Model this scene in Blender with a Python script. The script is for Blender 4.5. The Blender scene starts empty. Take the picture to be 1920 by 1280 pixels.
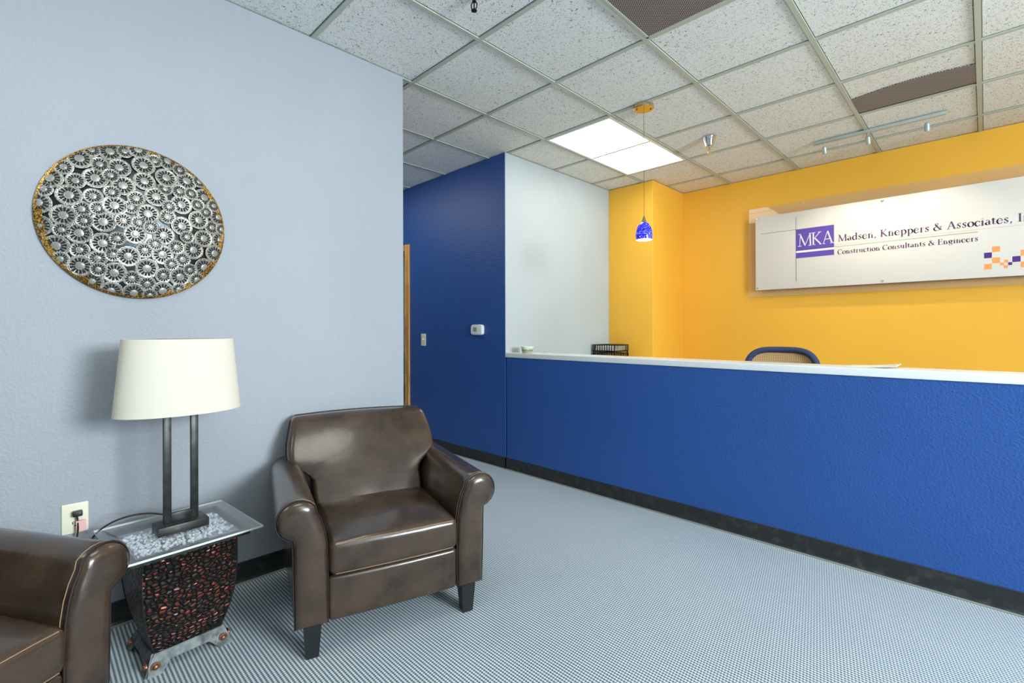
import bpy, bmesh, math, random
from mathutils import Vector, Matrix, noise
random.seed(7)
R = math.radians
SC = bpy.context.scene
COL = SC.collection

# ------------------------------------------------------------ camera, world, exposure
H = 1.1575
CEIL = 2.6516
YAW, ROLL = 0.7786, -0.0024
F_ = Vector((-math.sin(YAW), math.cos(YAW), 0)); R_ = Vector((math.cos(YAW), math.sin(YAW), 0)); U_ = Vector((0, 0, 1))
R3 = R_*math.cos(ROLL) + U_*math.sin(ROLL); U3 = U_*math.cos(ROLL) - R_*math.sin(ROLL)
cam = bpy.data.cameras.new('camera'); camo = bpy.data.objects.new('camera', cam); COL.objects.link(camo)
mw = Matrix((R3, U3, -F_)).transposed().to_4x4(); mw.translation = (0, 0, H)
camo.matrix_world = mw
cam.sensor_width = 36; cam.lens = 900/1920*36; cam.shift_y = -20.5/1920; cam.clip_start = .05
SC.camera = camo
SC.view_settings.view_transform = 'Standard'; SC.view_settings.look = 'None'
SC.view_settings.exposure = 0.54; SC.view_settings.gamma = 1.0
try: SC.view_settings.use_curve_mapping = False
except Exception: pass
world = bpy.data.worlds.new('world'); SC.world = world; world.use_nodes = True
bg = world.node_tree.nodes['Background']; bg.inputs[0].default_value = (.75, .87, 1, 1); bg.inputs[1].default_value = 2.0

TROFFER = 4.6      # brightness of the ceiling lights
def area(name, loc, direction, sx, sy, power, color):
    l = bpy.data.lights.new(name, 'AREA'); l.shape = 'RECTANGLE'; l.size = sx; l.size_y = sy; l.energy = power; l.color = color
    o = bpy.data.objects.new(name, l); COL.objects.link(o); o.location = loc
    o.rotation_euler = Vector(direction).to_track_quat('-Z', 'Y').to_euler(); return o
# daylight through the big window in the right wall (the lamp stands outside, behind the opening)
area('daylight', (3.60, 1.55, 1.95), (-1, -.25, .0), 1.5, 1.2, 330, (.92, .97, 1))

# ------------------------------------------------------------ helpers
class MB:
    def __init__(s): s.v = []; s.f = []; s.m = []
    def add(s, vs, fs, mi=0, M=None):
        b = len(s.v)
        s.v += [tuple(M @ Vector(v)) if M else tuple(v) for v in vs]
        s.f += [tuple(i+b for i in f) for f in fs]; s.m += [mi]*len(fs); return s
    def box(s, x0, x1, y0, y1, z0, z1, mi=0, M=None, r=0, n=2, m=2, fn=None):
        if r <= 0:
            vs = [(x, y, z) for x in (x0, x1) for y in (y0, y1) for z in (z0, z1)]
            fs = [(0, 1, 3, 2), (4, 6, 7, 5), (0, 4, 5, 1), (2, 3, 7, 6), (0, 2, 6, 4), (1, 5, 7, 3)]
            return s.add(vs, fs, mi, M)
        h = [(x1-x0)/2, (y1-y0)/2, (z1-z0)/2]; c = Vector(((x0+x1)/2, (y0+y1)/2, (z0+z1)/2))
        ax = []
        for k in range(3):
            rr = min(r, h[k]*.98); inner = h[k]-rr
            z = [inner+rr*math.tan(R(45)*i/m) for i in range(m+1)]
            mid = [-inner+2*inner*i/n for i in range(1, n)]
            ax.append([-q for q in reversed(z)]+mid+z)
        idx = {}; vs = []; fs = []
        def V(p):
            key = tuple(round(q, 6) for q in p)
            if key not in idx:
                q = Vector([max(-(h[k]-min(r, h[k]*.98)), min(h[k]-min(r, h[k]*.98), p[k])) for k in range(3)])
                d = Vector(p)-q; rr = [min(r, h[k]*.98) for k in range(3)]
                d = Vector([d[k]/rr[k] for k in range(3)]).normalized()
                o = c+q+Vector([d[k]*rr[k] for k in range(3)])
                idx[key] = len(vs); vs.append(tuple(fn(o) if fn else o))
            return idx[key]
        for k in range(3):
            i, j = (k+1) % 3, (k+2) % 3
            for sg in (-1, 1):
                for a in range(len(ax[i])-1):
                    for b in range(len(ax[j])-1):
                        q = []
                        for (da, db) in ((0, 0), (1, 0), (1, 1), (0, 1)):
                            p = [0, 0, 0]; p[k] = sg*h[k]; p[i] = ax[i][a+da]; p[j] = ax[j][b+db]; q.append(V(p))
                        fs.append(tuple(q if sg > 0 else q[::-1]))
        return s.add(vs, fs, mi, M)
    def prism(s, poly, fn, d0, d1, mi=0, M=None):
        n = len(poly); vs = [fn(p, d0) for p in poly]+[fn(p, d1) for p in poly]
        fs = [tuple(range(n))[::-1], tuple(range(n, 2*n))]+[(i, (i+1) % n, n+(i+1) % n, n+i) for i in range(n)]
        return s.add(vs, fs, mi, M)
    def loft(s, rings, mi=0, M=None, cap=True, closed=True):
        n = len(rings[0]); vs = [p for r in rings for p in r]; fs = []
        for k in range(len(rings)-1):
            for i in range(n if closed else n-1):
                j = (i+1) % n; fs.append((k*n+i, k*n+j, (k+1)*n+j, (k+1)*n+i))
        if cap: fs += [tuple(range(n))[::-1], tuple((len(rings)-1)*n+i for i in range(n))]
        return s.add(vs, fs, mi, M)
    def lathe(s, prof, n=32, mi=0, M=None, sx=1, sy=1, cap=False):
        rings = [[(r*sx*math.cos(2*math.pi*i/n), r*sy*math.sin(2*math.pi*i/n), z) for i in range(n)] for r, z in prof]
        return s.loft(rings, mi, M, cap=cap)
    def tube(s, pts, r, n=8, mi=0, M=None, cap=True, closed=False):
        P = [Vector(p) for p in pts]; rings = []; up = None
        for i, p in enumerate(P):
            if closed: t = P[(i+1) % len(P)]-P[i-1]
            else: t = P[min(i+1, len(P)-1)]-P[max(i-1, 0)]
            t.normalize()
            if up is None: up = t.orthogonal().normalized()
            up = (up-t*up.dot(t)); up = up.normalized() if up.length > 1e-6 else t.orthogonal().normalized()
            b = t.cross(up); rr = r[i] if isinstance(r, (list, tuple)) else r
            rings.append([tuple(p+up*rr*math.cos(2*math.pi*k/n)+b*rr*math.sin(2*math.pi*k/n)) for k in range(n)])
        if closed: rings.append(rings[0]); cap = False
        return s.loft(rings, mi, M, cap)
    def build(s, name, mats, parent=None, smooth=38, **props):
        me = bpy.data.meshes.new(name); me.from_pydata(s.v, [], s.f)
        for m in (mats if isinstance(mats, (list, tuple)) else [mats]): me.materials.append(m)
        for p, i in zip(me.polygons, s.m): p.material_index = i
        bm = bmesh.new(); bm.from_mesh(me); bmesh.ops.recalc_face_normals(bm, faces=bm.faces); bm.to_mesh(me); bm.free()
        if smooth:
            for p in me.polygons: p.use_smooth = True
            me.set_sharp_from_angle(angle=R(smooth))
        me.update()
        o = bpy.data.objects.new(name, me); COL.objects.link(o)
        if parent: o.parent = parent
        for k, v in props.items(): o[k] = v
        return o

def thing(name, label, cat, loc=(0, 0, 0), rz=0, group=None):
    o = bpy.data.objects.new(name, None); o.empty_display_size = .1; COL.objects.link(o)
    o.location = loc; o.rotation_euler = (0, 0, rz); o['label'] = label; o['category'] = cat
    if group: o['group'] = group
    return o
def copy_tree(o, parent=None):
    c = o.copy(); COL.objects.link(c)
    if parent: c.parent = parent
    for ch in list(o.children): copy_tree(ch, c)
    return c
def lerp(a, b, t): return a+(b-a)*t
def sst(a, b, x):
    t = max(0, min(1, (x-a)/(b-a))); return t*t*(3-2*t)
def S2L(c): return tuple(((x/255)/12.92 if x/255 < .04045 else ((x/255+.055)/1.055)**2.4) for x in c)

# ------------------------------------------------------------ materials
def new(name, col=(.5, .5, .5), rough=.5, metal=0, **kw):
    m = bpy.data.materials.new(name); m.use_nodes = True; b = m.node_tree.nodes['Principled BSDF']
    b.inputs['Base Color'].default_value = (*col, 1); b.inputs['Roughness'].default_value = rough; b.inputs['Metallic'].default_value = metal
    for k, v in kw.items(): b.inputs[k.replace('_', ' ')].default_value = v
    return m
class NT:
    def __init__(s, m): s.t = m.node_tree; s.b = s.t.nodes['Principled BSDF']
    def n(s, typ, ins=None, **kw):
        x = s.t.nodes.new(typ)
        for k, v in kw.items(): setattr(x, k, v)
        for k, v in (ins or {}).items():
            if hasattr(v, 'links') or isinstance(v, bpy.types.NodeSocket): s.t.links.new(v, x.inputs[k])
            else: x.inputs[k].default_value = v
        return x
    def link(s, a, b): s.t.links.new(a, b)
    def coord(s, scale=(1, 1, 1), kind='Object'):
        c = s.n('ShaderNodeTexCoord'); mp = s.n('ShaderNodeMapping', {'Vector': c.outputs[kind], 'Scale': scale}); return mp.outputs[0]
    def ramp(s, fac, stops):
        r = s.n('ShaderNodeValToRGB', {'Fac': fac}); e = r.color_ramp.elements
        while len(e) < len(stops): e.new(.5)
        for el, (p, c) in zip(e, stops): el.position = p; el.color = (*c, 1)
        return r.outputs[0]
    def bump(s, h, strength, dist, normal=None):
        i = {'Height': h, 'Strength': strength, 'Distance': dist}
        if normal: i['Normal'] = normal
        return s.n('ShaderNodeBump', i).outputs[0]
    def math(s, op, a, b=0.0): return s.n('ShaderNodeMath', {0: a, 1: b}, operation=op).outputs[0]

def wall_paint(name, col, rough=.55, bumpd=.0045, spec=.4, var=.04):
    m = new(name, col, rough); t = NT(m); c = t.coord()
    n1 = t.n('ShaderNodeTexNoise', {'Vector': c, 'Scale': 95.0, 'Detail': 3.0, 'Roughness': .55}).outputs[0]
    n2 = t.n('ShaderNodeTexNoise', {'Vector': c, 'Scale': 1.3, 'Detail': 2.0}).outputs[0]
    lo = tuple(x*(1-var) for x in col); hi = tuple(min(1, x*(1+var)) for x in col)
    t.link(t.ramp(n2, [(.3, lo), (.7, hi)]), t.b.inputs['Base Color'])
    t.link(t.bump(n1, .55, bumpd), t.b.inputs['Normal']); t.b.inputs['Specular IOR Level'].default_value = spec
    return m
M_wall = wall_paint('paint pale grey blue', S2L((151, 158, 166)), .6)
M_white = wall_paint('paint white', S2L((174, 183, 186)), .6)
M_blue = wall_paint('paint deep blue', S2L((36, 80, 150)), .42, .006, .5)
M_orange = wall_paint('paint orange', S2L((238, 180, 60)), .5, .0012)
M_oak = new('oak', S2L((196, 146, 80)), .4)
t = NT(M_oak); nz = t.n('ShaderNodeTexNoise', {'Vector': t.coord((30, 30, 2)), 'Scale': 2.0, 'Detail': 4.0}).outputs[0]
t.link(t.ramp(nz, [(.3, S2L((165, 112, 55))), (.7, S2L((214, 166, 98)))]), t.b.inputs['Base Color'])
M_rubber = new('black rubber cove base', (.012, .014, .014), .38)
t = NT(M_rubber); nz = t.n('ShaderNodeTexNoise', {'Vector': t.coord(), 'Scale': 22.0, 'Detail': 5.0}).outputs[0]
t.link(t.ramp(nz, [(.5, (.014, .016, .016)), (.78, (.05, .05, .045))]), t.b.inputs['Base Color'])
t.link(t.ramp(nz, [(.3, (.3, .3, .3)), (.8, (.6, .6, .6))]), t.b.inputs['Roughness'])

def carpet():
    m = new('ribbed carpet', rough=.95); t = NT(m)
    c = t.n('ShaderNodeTexCoord').outputs['Object']; sp = t.n('ShaderNodeSeparateXYZ', {0: c})
    wob = t.n('ShaderNodeTexNoise', {'Vector': c, 'Scale': 260.0, 'Detail': 2.0}).outputs[0]
    wo = t.math('MULTIPLY', t.math('SUBTRACT', wob, .5), .9)
    x, y = sp.outputs[0], sp.outputs[1]
    ph = t.math('MULTIPLY', y, 2*math.pi/.0125)
    s1 = t.math('SINE', t.math('ADD', ph, wo))                     # ribs
    row = t.math('MULTIPLY', t.math('FLOOR', t.math('MULTIPLY', y, 1/.0125)), 1.7)
    s2 = t.math('SINE', t.math('ADD', t.math('ADD', t.math('MULTIPLY', x, 2*math.pi/.010), row), wo))  # loops along each rib
    h = t.math('ADD', t.math('MULTIPLY', s1, .5), t.math('MULTIPLY', s2, .28))
    h = t.math('ADD', h, t.math('MULTIPLY', wo, .5))
    f = t.math('ADD', t.math('MULTIPLY', h, .5), .5)
    big = t.n('ShaderNodeTexNoise', {'Vector': c, 'Scale': 2.0, 'Detail': 3.0}).outputs[0]
    col = t.ramp(f, [(.22, S2L((40, 54, 72))), (.45, S2L((134, 150, 156))), (.8, S2L((205, 213, 215)))])
    sh = t.ramp(big, [(.3, (.93, .94, .97)), (.7, (1, 1, 1))])
    mx = t.n('ShaderNodeMix', {'Factor': 1.0}, data_type='RGBA', blend_type='MULTIPLY')
    t.link(col, mx.inputs[6]); t.link(sh, mx.inputs[7]); t.link(mx.outputs[2], t.b.inputs['Base Color'])
    t.link(t.bump(f, .5, .003), t.b.inputs['Normal']); t.b.inputs['Specular IOR Level'].default_value = .15
    t.b.inputs['Sheen Weight'].default_value = .25; t.b.inputs['Sheen Tint'].default_value = (.8, .9, 1, 1)
    return m
M_carpet = carpet()
def tile():
    m = new('mineral ceiling tile', rough=.9); t = NT(m); c = t.coord()
    a = t.n('ShaderNodeTexNoise', {'Vector': c, 'Scale': 95.0, 'Detail': 2.5, 'Roughness': .6, 'Distortion': 1.2}).outputs[0]
    v = t.n('ShaderNodeTexVoronoi', {'Vector': c, 'Scale': 120.0}).outputs['Distance']
    dots = t.ramp(v, [(.12, (0, 0, 0)), (.26, (1, 1, 1))]); fis = t.ramp(a, [(.335, (0, 0, 0)), (.39, (1, 1, 1))])
    f = t.math('MULTIPLY', dots, fis)
    t.link(t.ramp(f, [(0, S2L((96, 98, 98))), (1, S2L((236, 238, 234)))]), t.b.inputs['Base Color'])
    t.link(t.bump(f, .6, .002), t.b.inputs['Normal']); return m
M_tile = tile()
M_grid = new('ceiling grid metal', S2L((182, 188, 174)), .45)
M_gap = new('ceiling reveal', S2L((100, 108, 102)), .8)
M_counter = new('white laminate', S2L((226, 232, 232)), .28)
M_leather = None
def leather(name, lo, mid, hi):
    m = new(name, mid, .3); t = NT(m); c = t.coord()
    n1 = t.n('ShaderNodeTexNoise', {'Vector': c, 'Scale': 7.0, 'Detail': 8.0, 'Roughness': .6}).outputs[0]
    n2 = t.n('ShaderNodeTexNoise', {'Vector': c, 'Scale': 24.0, 'Detail': 4.0}).outputs[0]
    v = t.n('ShaderNodeTexNoise', {'Vector': c, 'Scale': 210.0, 'Detail': 1.0}).outputs[0]
    t.link(t.ramp(n1, [(.25, lo), (.75, hi)]), t.b.inputs['Base Color'])
    t.b.inputs['Roughness'].default_value = .24
    b1 = t.bump(v, .1, .0008); b2 = t.bump(n2, .3, .003, b1)
    t.link(b2, t.b.inputs['Normal']); t.b.inputs['Coat Weight'].default_value = .4; t.b.inputs['Coat Roughness'].default_value = .16
    return m
M_leather = leather('brown leather', S2L((32, 24, 18)), S2L((52, 40, 30)), S2L((76, 60, 46)))
M_piping = new('leather piping', S2L((38, 28, 26)), .4)
M_thread = new('tan thread', S2L((150, 120, 95)), .7)
M_leg = new('black wood', S2L((26, 30, 32)), .35)
M_bronze = new('dark bronze metal', S2L((62, 64, 62)), .38, .6)
t = NT(M_bronze); nz = t.n('ShaderNodeTexNoise', {'Vector': t.coord(), 'Scale': 30.0, 'Detail': 5.0}).outputs[0]
t.link(t.ramp(nz, [(.3, S2L((36, 40, 40))), (.7, S2L((60, 62, 60)))]), t.b.inputs['Base Color'])
M_iron = new('forged iron', S2L((120, 124, 122)), .6, .4)
t = NT(M_iron); nz = t.n('ShaderNodeTexNoise', {'Vector': t.coord(), 'Scale': 40.0, 'Detail': 5.0}).outputs[0]
t.link(t.ramp(nz, [(.35, S2L((62, 68, 68))), (.65, S2L((112, 118, 118)))]), t.b.inputs['Base Color']); t.link(t.bump(nz, .3, .002), t.b.inputs['Normal'])
M_copper = new('copper bolt', S2L((150, 105, 82)), .35, .8)
def hammered():
    m = new('hammered copper', rough=.36, metal=.45); t = NT(m); c = t.coord((1, 1, 1.45))
    d = t.n('ShaderNodeTexNoise', {'Vector': c, 'Scale': 40.0, 'Detail': 1.0})
    ad = t.n('ShaderNodeMix', {'Factor': .004}, data_type='RGBA', blend_type='ADD'); t.link(c, ad.inputs[6]); t.link(d.outputs['Color'], ad.inputs[7])
    v = t.n('ShaderNodeTexVoronoi', {'Vector': ad.outputs[2], 'Scale': 54.0, 'Randomness': .85}, feature='SMOOTH_F1'); v.inputs['Smoothness'].default_value = .1
    v1 = t.n('ShaderNodeTexVoronoi', {'Vector': ad.outputs[2], 'Scale': 54.0, 'Randomness': .85})
    ve = t.n('ShaderNodeTexVoronoi', {'Vector': ad.outputs[2], 'Scale': 54.0, 'Randomness': .85}, feature='DISTANCE_TO_EDGE')
    hgt = t.ramp(ve.outputs['Distance'], [(.0, (0, 0, 0)), (.14, (.7, .7, .7)), (.34, (1, 1, 1))])
    sep = t.n('ShaderNodeSeparateColor', {0: v1.outputs['Color']})
    top = t.ramp(sep.outputs[0], [(.0, S2L((46, 42, 42))), (.5, S2L((74, 48, 44))), (.92, S2L((128, 58, 46)))])
    mx = t.n('ShaderNodeMix', data_type='RGBA'); t.link(t.ramp(hgt, [(.35, (0, 0, 0)), (.85, (1, 1, 1))]), mx.inputs[0])
    mx.inputs[6].default_value = (*S2L((34, 40, 38)), 1); t.link(top, mx.inputs[7]); t.link(mx.outputs[2], t.b.inputs['Base Color'])
    t.link(t.bump(hgt, 1.0, .009), t.b.inputs['Normal']); return m
M_hammer = hammered()
def clear(name, tint, refl=1.0, ior=1.45, rough=.02, frost=0):
    m = bpy.data.materials.new(name); m.use_nodes = True; nt = m.node_tree; nt.nodes.clear()
    o = nt.nodes.new('ShaderNodeOutputMaterial'); mx = nt.nodes.new('ShaderNodeMixShader'); tr = nt.nodes.new('ShaderNodeBsdfTransparent')
    gl = nt.nodes.new('ShaderNodeBsdfGlossy'); fr = nt.nodes.new('ShaderNodeFresnel'); fr.inputs[0].default_value = ior
    tr.inputs[0].default_value = (*tint, 1); gl.inputs['Roughness'].default_value = rough
    mu = nt.nodes.new('ShaderNodeMath'); mu.operation = 'MULTIPLY'; mu.inputs[1].default_value = refl
    ge = nt.nodes.new('ShaderNodeNewGeometry'); inv = nt.nodes.new('ShaderNodeMath'); inv.operation = 'SUBTRACT'; inv.inputs[0].default_value = 1
    m3 = nt.nodes.new('ShaderNodeMath'); m3.operation = 'MULTIPLY'; nt.links.new(ge.outputs['Backfacing'], inv.inputs[1]); nt.links.new(inv.outputs[0], m3.inputs[0]); nt.links.new(fr.outputs[0], m3.inputs[1])
    nt.links.new(m3.outputs[0], mu.inputs[0]); df = nt.nodes.new('ShaderNodeBsdfDiffuse'); df.inputs[0].default_value = (.86, .88, .92, 1); m2 = nt.nodes.new('ShaderNodeMixShader'); m2.inputs[0].default_value = frost
    nt.links.new(tr.outputs[0], m2.inputs[1]); nt.links.new(df.outputs[0], m2.inputs[2])
    nt.links.new(mu.outputs[0], mx.inputs[0]); nt.links.new(m2.outputs[0], mx.inputs[1]); nt.links.new(gl.outputs[0], mx.inputs[2]); nt.links.new(mx.outputs[0], o.inputs[0])
    return m
M_glass = clear('clear table glass', (.97, .985, .99), 1.2, frost=.06)
M_acrylic = clear('clear acrylic', (.96, .95, .94), 1.1, frost=.07)
M_edge = new('frosted glass edge', S2L((205, 214, 210)), .3)
M_crystal = new('glass pebbles', (.9, .95, 1), .03, 0, Transmission_Weight=.2, IOR=1.6)
M_tray = new('lavender grey tray', S2L((150, 156, 176)), .35)
M_shade = new('cream linen', S2L((206, 201, 186)), .85); M_shade.node_tree.nodes['Principled BSDF'].inputs['Subsurface Weight'].default_value = 0
t = NT(M_shade); w = t.n('ShaderNodeTexWave', {'Vector': t.coord(), 'Scale': 160.0, 'Distortion': 1.0}, bands_direction='Z').outputs['Fac']; t.link(t.bump(w, .15, .0008), t.b.inputs['Normal'])
M_shade_in = new('shade lining', S2L((238, 234, 222)), .9)
M_cord = new('brown cord', S2L((50, 38, 30)), .4)
M_ivory = new('ivory plastic', S2L((222, 220, 198)), .35)
M_plw = new('white plastic', S2L((228, 232, 236)), .35)
M_black = new('black plastic', (.01, .01, .012), .4)
M_lcd = new('grey green display', S2L((142, 158, 146)), .3)
M_pink = new('pink printed tag', S2L((226, 190, 190)), .6)
t = NT(M_pink); w = t.n('ShaderNodeTexWave', {'Vector': t.coord(), 'Scale': 95.0, 'Distortion': 0.0}, bands_direction='Z').outputs['Fac']
t.link(t.ramp(w, [(.35, S2L((236, 214, 210))), (.6, S2L((206, 120, 128)))]), t.b.inputs['Base Color'])
M_chrome = new('chrome', (.75, .75, .74), .12, 1)
M_silver = new('silver painted metal', S2L((178, 190, 188)), .35, .35)
M_perf = new('perforated grille', rough=.6)
t = NT(M_perf); sp = t.n('ShaderNodeSeparateXYZ', {0: t.coord()})
px = t.math('SINE', t.math('MULTIPLY', sp.outputs[0], 2*math.pi/.013)); py = t.math('SINE', t.math('MULTIPLY', sp.outputs[1], 2*math.pi/.013))
t.link(t.ramp(t.math('ADD', t.math('MULTIPLY', t.math('MULTIPLY', px, py), .5), .5), [(.5, S2L((66, 60, 60))), (.78, S2L((190, 178, 172)))]), t.b.inputs['Base Color'])
M_dark = new('dark cavity', (.01, .01, .01), .8)
M_sign = new('frosted white acrylic', S2L((220, 216, 208)), .36); 
M_purple = new('purple vinyl', S2L((96, 72, 168)), .4); M_dpurple = new('dark purple vinyl', S2L((78, 40, 130)), .4)
M_text = new('plum vinyl', S2L((92, 58, 104)), .45); M_sage = new('sage line vinyl', S2L((176, 182, 164)), .5); M_orv = new('orange vinyl', S2L((246, 160, 88)), .45)
M_lettw = new('white vinyl', S2L((240, 236, 240)), .4)
M_navy = new('navy fabric', S2L((48, 58, 92)), .8)
t = NT(M_navy); w = t.n('ShaderNodeTexNoise', {'Vector': t.coord(), 'Scale': 180.0}).outputs[0]; t.link(t.bump(w, .5, .003), t.b.inputs['Normal'])
M_paper = new('paper', S2L((232, 228, 218)), .8)
M_grey = new('blue grey fabric', S2L((112, 128, 140)), .8)
M_laminate = new('light maple laminate', S2L((196, 172, 132)), .4)
def emit(name, col, strength):
    m = bpy.data.materials.new(name); m.use_nodes = True; b = m.node_tree.nodes['Principled BSDF']
    b.inputs['Base Color'].default_value = (.8, .8, .8, 1); b.inputs['Emission Color'].default_value = (*col, 1); b.inputs['Emission Strength'].default_value = strength; return m
M_troffer = emit('lit prismatic diffuser', (1, .99, .9), TROFFER)

# ------------------------------------------------------------ measured places
WX = -2.4404; WY = 1.563            # left wall plane and the end of that wall
BX, BY = -2.866, 2.824              # outer corner of the blue wall
OX, OY, T = -1.8529, 1.6414, .6096  # ceiling grid origin and module
OWY = 5.061; CXX, CXY = -2.352, 4.382
XR, YB, XL = 3.3, -3.0, -6.6
S = dict(kind='structure')

# ------------------------------------------------------------ room shell
MB().box(-8.2, XR+.2, YB-.2, OWY+1.2, -.1, 0).build('floor', M_carpet, smooth=0, **S)
ceil = MB().box(-8.2, XR+.2, YB-.2, OWY+1.2, CEIL+.006, CEIL+.1).build('ceiling', M_tile, smooth=0, **S)
g = MB(); w = .012
xs = [OX+j*T for j in range(-11, 9) if -8.1 < OX+j*T < XR]; ys = [OY+i*T for i in range(-8, 8) if YB < OY+i*T < OWY+1.1]
for x in xs: g.box(x-w, x+w, YB, OWY+1.1, CEIL-.002, CEIL+.006); g.box(x-w-.004, x+w+.004, YB, OWY+1.1, CEIL+.004, CEIL+.0062, 1)
for y in ys: g.box(-8.1, XR, y-w, y+w, CEIL-.0015, CEIL+.006); g.box(-8.1, XR, y-w-.004, y+w+.004, CEIL+.0042, CEIL+.0061, 1)
g.build('ceiling_grid', [M_grid, M_gap], ceil, smooth=0, **S)

MB().box(WX-.12, WX, YB, WY, 0, CEIL).build('wall_left', M_wall, smooth=0, **S)
MB().box(XL, WX-.12, WY-.12, WY, 0, CEIL).build('wall_hallway', M_wall, smooth=0, **S)
DX0, DX1, DZ = -5.26, -4.350, 1.995    # doorway in the blue wall
b = MB(); b.box(DX1, BX-.121, BY, BY+.13, 0, CEIL).box(BX-.121, BX, BY, BY+.003, .9335, CEIL).box(BX-.121, BX+.0006, BY, BY+.16, 0, .9335).box(DX0, DX1, BY, BY+.13, DZ, CEIL).box(XL, DX0, BY, BY+.13, 0, CEIL)
b.build('wall_blue', M_blue, smooth=0, **S)
MB().box(BX-.12, BX, BY+.0031, OWY+.12, .9336, CEIL).box(BX-.12, BX, BY+.1605, OWY+.12, 0, .9335).build('wall_alcove', M_white, smooth=0, **S)
MB().box(BX, CXX, CXY, OWY, 0, CEIL, r=.006, n=1, m=2).build('wall_column', M_orange, **S)
MB().box(BX-.12, XR, OWY, OWY+.12, 0, CEIL).build('wall_back', M_orange, smooth=0, **S)
MB().box(XL-1.5, XR, YB-.12, YB, 0, CEIL).build('wall_front', M_wall, smooth=0, **S)
# right wall with its big window
W0, W1, WZ0, WZ1 = -.35, 2.35, .55, 2.45
b = MB(); b.box(XR, XR+.14, YB, W0, 0, CEIL).box(XR, XR+.14, W1, OWY+.12, 0, CEIL).box(XR, XR+.14, W0, W1, 0, WZ0).box(XR, XR+.14, W0, W1, WZ1, CEIL)
b.build('wall_right', M_wall, smooth=0, **S)
b = MB()
for y in (W0, (W0+W1)/2-.025, W1-.05): b.box(XR+.03, XR+.09, y, y+.05, WZ0, WZ1)
for z in (WZ0, WZ1-.05): b.box(XR+.03, XR+.09, W0, W1, z, z+.05)
wf = b.build('window_1', M_bronze, smooth=0, **S)
MB().box(XR+.055, XR+.061, W0+.05, W1-.05, WZ0+.05, WZ1-.05).build('window_pane', M_glass, wf, smooth=0)
# hallway end and the office beyond the door
MB().box(XL-.12, XL, WY-.12, BY+.1, 0, CEIL).build('wall_hallway_end', M_wall, smooth=0, **S)
MB().box(-7.45, -7.33, BY, 6.2, 0, CEIL).build('wall_office', M_white, smooth=0, **S)
MB().box(-7.45, BX-.12, 6.1, 6.22, 0, CEIL).build('wall_office_back', M_white, smooth=0, **S)
# oak door casing
b = MB(); prof = [(0, 0), (.066, 0), (.066, -.012), (.056, -.02), (.032, -.014), (.014, -.022), (0, -.022)]
b.prism(prof, lambda p, d: (DX1+p[0], BY+p[1], d), 0, DZ+.066)
b.prism(prof, lambda p, d: (DX0-p[0], BY+p[1], d), 0, DZ+.066)
b.prism(prof, lambda p, d: (d, BY+p[1], DZ+p[0]), DX0, DX1)
dr = b.build('door_1', M_oak, smooth=0, **S)
b = MB(); b.box(DX1-.02, DX1, BY-.005, BY+.14, 0, DZ).box(DX0, DX0+.02, BY-.005, BY+.14, 0, DZ).box(DX0+.02, DX1-.02, BY-.005, BY+.14, DZ-.02, DZ)
b.box(DX1-.033, DX1-.02, BY+.05, BY+.09, 0, DZ-.02).box(DX0+.02, DX1-.02, BY+.05, BY+.09, DZ-.034, DZ-.02)
b.build('door_jamb', M_oak, dr, smooth=0)

# rubber cove bases
M_toe = new('dusty toe with painted highlight', S2L((128, 136, 128)), .5)  # lighter grey holds the toe's dust and its painted-in highlight line
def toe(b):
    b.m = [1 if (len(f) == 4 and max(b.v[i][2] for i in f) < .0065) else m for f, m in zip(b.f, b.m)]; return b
cove = [(0, 0), (.017, 0), (.0165, .003), (.010, .006), (.006, .012), (.0045, .02), (.0045, .093), (.003, .0955), (0, .0955)]
b = MB().prism(cove, lambda p, d: (WX+p[0], d, p[1]), YB, WY); b.prism(cove, lambda p, d: (d, WY+p[0], p[1]), XL, WX+.004)
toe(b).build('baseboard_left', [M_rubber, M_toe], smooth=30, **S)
b = MB().prism(cove, lambda p, d: (d, BY-p[0], p[1]), DX1+.066, BX+.0045); b.prism(cove, lambda p, d: (BX+p[0], d, p[1]), BY-.0045, BY+.022)
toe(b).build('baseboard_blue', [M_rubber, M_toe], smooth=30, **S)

# ------------------------------------------------------------ reception counter
CF = 2.8275; CR = 2.35
rc = thing('reception_counter', 'long blue half wall of the reception counter with a black rubber base', 'counter', (BX, CF, 0))
L = CR-BX
MB().box(0.014, L, 0, .13, 0, .933).build('counter_wall', M_blue, rc, smooth=0)
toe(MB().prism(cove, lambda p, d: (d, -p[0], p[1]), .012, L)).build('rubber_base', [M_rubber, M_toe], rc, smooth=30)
ct = MB().box(BX+.001, CR+.02, 2.82, 3.045, .9335, .9715, r=.004, n=1, m=2).build('countertop', M_counter)
ct['label'] = 'long narrow white countertop slab lying on the blue reception counter'; ct['category'] = 'countertop'

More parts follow.
